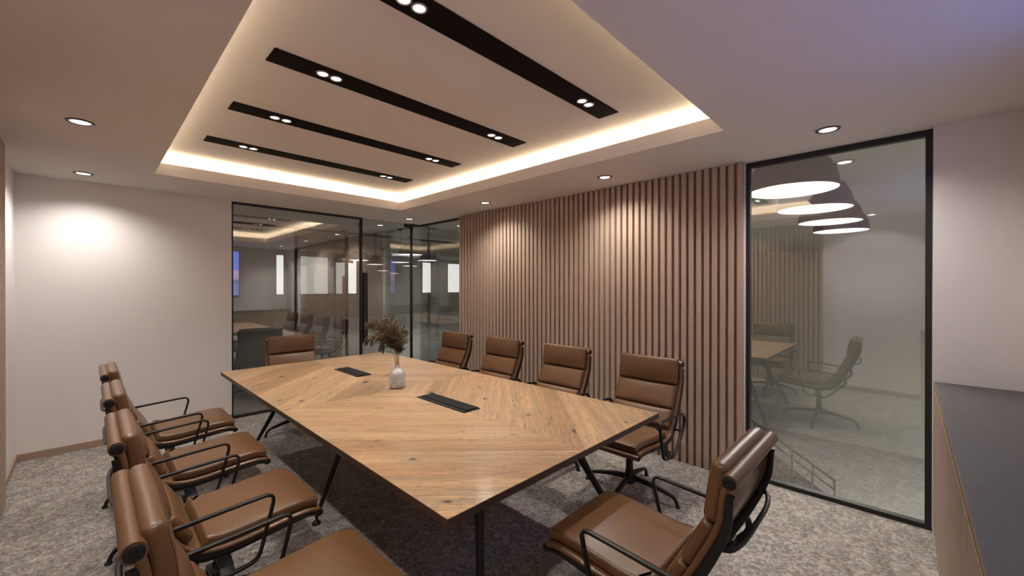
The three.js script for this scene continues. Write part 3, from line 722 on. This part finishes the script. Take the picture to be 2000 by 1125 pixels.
// ------------------------------------------------------------------ what lies beyond the glass: corridor, open office and the deep hall
{
  const s = (name, label, cat, geo, mat) => { const o = structure(name, label, cat); obj('surface', geo, mat, o); return o; };
  s('floor_office', 'grey floor of the open office beyond the glass door', 'floor', bx(-4, 22, -0.3, 0, -20, ZG - 0.045), M.hallFloor);
  s('floor_hall', 'grey floor of the deep hall beyond the large glass pane', 'floor', bx(3.65, 22, -5.3, -5.07, ZG - 0.05, 8), M.hallFloor);
  s('wall_hall', 'grey end wall of the deep hall', 'wall', bx(22, 22.2, -5.3, 3.1, -20, 8), M.hallWall);
  s('wall_hall_side', 'grey side wall of the deep hall', 'wall', bx(3.65, 22, -5.3, 3.1, 8, 8.2), M.hallWall);
  s('wall_hall_base', 'grey wall of the floor below under the meeting room', 'wall', bx(3.57, 3.65, -5.3, -0.121, ZG - 0.05, 8), M.hallWall);
  s('wall_hall_near', 'grey hall wall beside the meeting room', 'wall', bx(3.57, 3.65, -0.12, 3.1, ZN + 0.11, 8), M.hallWall);
  s('wall_hall_front', 'grey wall under the open office edge', 'wall', bx(3.65, 22, -5.3, -0.3, ZG - 0.15, ZG - 0.05), M.hallWall);
  s('wall_office_side', 'grey side wall of the open office', 'wall', bx(-4.2, -4, -0.3, 3.1, -20, ZG - 0.15), M.hallWall);
  s('wall_office_return', 'grey corridor wall behind the meeting room wall', 'wall', bx(-4, XL - 0.1, 0, 3.1, ZG - 0.15, ZG - 0.05), M.hallWall);
  s('ceiling_hall', 'grey ceiling of the open office and hall', 'ceiling', [bx(-4.2, 22.2, 3.1, 3.2, -20.2, ZG - 0.12), bx(3.6, 22.2, 3.1, 3.2, ZG - 0.12, 8.2)], M.hallWall);
  const fw = structure('wall_office', 'grey window wall at the end of the open office', 'wall');
  const wins = [[5.66, 6.06], [6.66, 8.00], [8.27, 9.42], [13.2, 13.9], [15.0, 16.4]], lo = 1.08, hi = 2.92;
  obj('surface', [bx(-4, 22, 0, lo, -20.1, -20), bx(-4, 22, hi, 3.1, -20.1, -20), ...[-4, ...wins.map((w) => w[1])].map((a, i) => bx(a, i < wins.length ? wins[i][0] : 22, lo, hi, -20.1, -20))], M.hallWall, fw);
  wins.forEach(([a, b], i) => {
    const w = structure('window_' + (5 + i), 'office window with a bright white roller blind' + [' by the corridor column', ', wide one left of the mullion', ', wide one right of the mullion', ', narrow one farther right', ' at the far right'][i], 'window');
    obj('blind', bx(a, b, lo, hi, -20.06, -20.05), M.blind, w, 'bright window blind');
    obj('frame', [rbx(a, a + 0.05, lo, hi, -20.06, -19.99, 0.004, 1), rbx(b - 0.05, b, lo, hi, -20.06, -19.99, 0.004, 1), rbx(a, b, lo, lo + 0.05, -20.06, -19.99, 0.004, 1), rbx(a, b, hi - 0.05, hi, -20.06, -19.99, 0.004, 1)], M.hallDark, w);
  });
  // glazed front of the room across the corridor
  const z = -6.75, g = structure('window_10', 'dark framed glazed front of the room across the corridor', 'window');
  obj('frame_head', rbx(0.2, 6.2, 2.34, 2.375, z - 0.03, z + 0.03, 0.003, 1), M.blackFrame, g);
  for (const x of [2.20, 2.985]) obj('frame_post', rbx(x - 0.018, x + 0.018, 0, 2.34, z - 0.03, z + 0.03, 0.003, 1), M.blackFrame, g);
  const h2 = obj('handle', rbx(2.90, 2.94, 0.67, 1.635, z + 0.03, z + 0.055, 0.004, 1), M.base, g, 'tall brown bar handle');
  obj('pane', bx(2.22, 2.966, 0.005, 2.34, z - 0.004, z + 0.004), M.glass, g);
}
function addedFillLight(x, z, label, group) {  // unseen hooded fill light, added to brighten the hall and office behind the glass
  const t = thing('added_fill_light', label, 'ceiling light', [x, 3.1, z], 0, group);
  obj('housing', [bx(-1.3, 1.3, -0.04, -0.002, -0.33, 0.33), bx(-1.3, 1.3, -0.42, -0.04, -0.33, -0.31), bx(-1.3, 1.3, -0.42, -0.04, 0.31, 0.33), bx(-1.3, -1.28, -0.42, -0.04, -0.31, 0.31), bx(1.28, 1.3, -0.42, -0.04, -0.31, 0.31)], M.hallDark, t, 'deep dark hood of the added fill light');
  obj('light_diffuser', rbx(-1.24, 1.24, -0.048, -0.041, -0.28, 0.28, 0.002, 1), M.pendantLens, t, 'glowing white diffuser of the added fill light');
  for (const lx of [-0.64, 0, 0.64]) obj('baffle', bx(lx - 0.006, lx + 0.006, -0.42, -0.06, -0.31, 0.31), M.hallDark, t, 'dark cross baffle of the added fill light');
  const a = new THREE.RectAreaLight(LIGHT.pendantColor, x > 3 ? LIGHT.hall : LIGHT.office, 2.4, 0.54);
  a.position.set(0, -0.05, 0); a.rotation.x = -Math.PI / 2; a.name = 'added_fill_glow'; t.add(a);
}
addedFillLight(8, 3.5, 'added unseen fill light in the hall closest to the meeting room', 'added fill lights in the hall');
addedFillLight(12.5, 3.5, 'added unseen fill light in the hall, middle one of three', 'added fill lights in the hall');
addedFillLight(17, 3.5, 'added unseen fill light in the hall above the stairs side', 'added fill lights in the hall');
addedFillLight(-2.2, -9, 'added unseen fill light in the open office closest to the corridor', 'added fill lights in the open office');
addedFillLight(-2.2, -13, 'added unseen fill light in the open office, middle one of three', 'added fill lights in the open office');
addedFillLight(-2.2, -17, 'added unseen fill light in the open office closest to the window wall', 'added fill lights in the open office');
function pendant(x, y, z, d, label, group, lit) {
  const t = thing('pendant_lamp', label, 'pendant lamp', [x, y, z], 0, group), r = d / 2;
  obj('shade', lathe([[r, 0], [r * 0.995, r * 0.18], [r * 0.95, r * 0.42], [r * 0.82, r * 0.68], [r * 0.6, r * 0.88], [r * 0.32, r * 0.99], [r * 0.06, r * 1.03], [r * 0.06, r * 1.1], [0, r * 1.1]], 40), M.pendantShell, t, 'dark dome shade');
  obj('light_disc', lathe([[0, 0.004], [r * 0.985, 0.004], [r * 0.985, 0.012]], 40), M.pendantLens, t, 'glowing white disc');
  const top = 3.1 - y;
  obj('rod', cyl(0.008, 0.008, top - r * 1.08, 0, r * 1.08, 0, 8), M.hallDark, t);
  obj('ceiling_rose', lathe([[0, top - 0.05], [0.055, top - 0.05], [0.06, top - 0.045], [0.06, top - 0.001], [0, top - 0.001]], 20), M.hallDark, t);
  if (lit) { const p = new THREE.SpotLight(LIGHT.pendantColor, LIGHT.pendant * lit, 0, 1.45, 0.6, 2); p.position.set(0, -0.01, 0); p.target.position.set(0, -2, 0); p.castShadow = true; p.shadow.radius = 8; p.name = 'pendant_beam'; t.add(p, p.target); }
}
{
  const rank = ['closest to the large glass pane', 'second from the glass pane', 'third from the glass pane', 'farthest from the glass pane'];
  [150, 122, 102, 88].forEach((w, i) => {
    const dep = 799 * 0.7 / w, px = [1546, 1598, 1630, 1653][i], k = (px - 1000) / 799;
    pendant(dep * (0.7178 + 0.6963 * k), 2.33, -0.77, 0.7, 'big dark dome pendant lamp in the hall, ' + rank[i], 'dome pendants in the hall', 5);
  });
  for (const [px, py] of [[802, 497.7], [701, 508.4], [733, 516.6], [748, 528.8], [782, 512.6], [801, 519.6], [770, 533.8], [672, 514], [835, 509]]) {
    const dep = 0.69 * 799 / (560.5 - py), k = (px - 1000) / 799;
    pendant(dep * (0.7178 + 0.6963 * k), 2.147, dep * (-0.6963 + 0.7178 * k), 0.5, 'small round pendant lamp hanging in the open office', 'pendants in the open office', 0.7);
  }
}
{
  // staircase in the hall, rising away to the left
  const X = 16, sp = 0.0342 * X, zl = -0.1026 * X, slope = 0.59, t = thing('staircase', 'grey staircase with two-bar railing in the hall below', 'staircase', [X, -5.07, 0]);
  const n = 11, topY = (i) => 0.555 + slope * sp * i, footY = (i) => Math.max(0, topY(i) - 0.76);
  for (let i = 0; i <= n; i++) obj('railing_post', rbx(-0.025, 0.025, footY(i), topY(i), zl - i * sp - 0.025, zl - i * sp + 0.025, 0.004, 1), M.hallDark, t);
  const rail = (dy) => sweep([V3(0, topY(0) - dy, zl + 0.02), V3(0, topY(n) - dy, zl - n * sp)], roundRect(0.05, 0.06, 0.012, 2), { binormal: V3(1, 0, 0) });
  obj('handrail', rail(0.02), M.hallDark, t); obj('mid_rail', rail(0.30), M.hallDark, t);
  const st = new THREE.Shape(); const y0 = (z) => 0; const z1 = zl - 0.1, z2 = zl - n * sp;
  st.moveTo(-z1, 0); st.lineTo(-z2, 0); st.lineTo(-z2, slope * (z1 - z2) - 0.05); st.closePath();
  const sg = new THREE.ExtrudeGeometry(st, { depth: 0.06, bevelEnabled: false }); sg.rotateY(Math.PI / 2); sg.translate(-0.03, 0, 0);
  obj('stringer', sg, M.hallDark, t);
  for (let i = 0; i < 17; i++) { const z = z1 - 0.15 - i * 0.34; obj('tread', rbx(0.03, 1.4, slope * (z1 - z) - 0.10, slope * (z1 - z) - 0.05, z - 0.17, z + 0.17, 0.004, 1), M.hallFloor, t); }
  const c = thing('cyan_post', 'slender pale cyan post standing beside the hall staircase', 'post', [X - 1.2, -5.07, -3.28]);
  obj('shaft', lathe([[0, 0], [0.16, 0], [0.16, 0.04], [0.075, 0.08], [0.07, 1.15], [0.085, 1.2], [0.07, 1.27], [0, 1.3]], 20), M.cyan, c);
}

// ------------------------------------------------------------------ shadows
scene.traverse((o) => { if (o.isMesh) { o.castShadow = true; o.receiveShadow = true; } });
renderer.render(scene, camera);
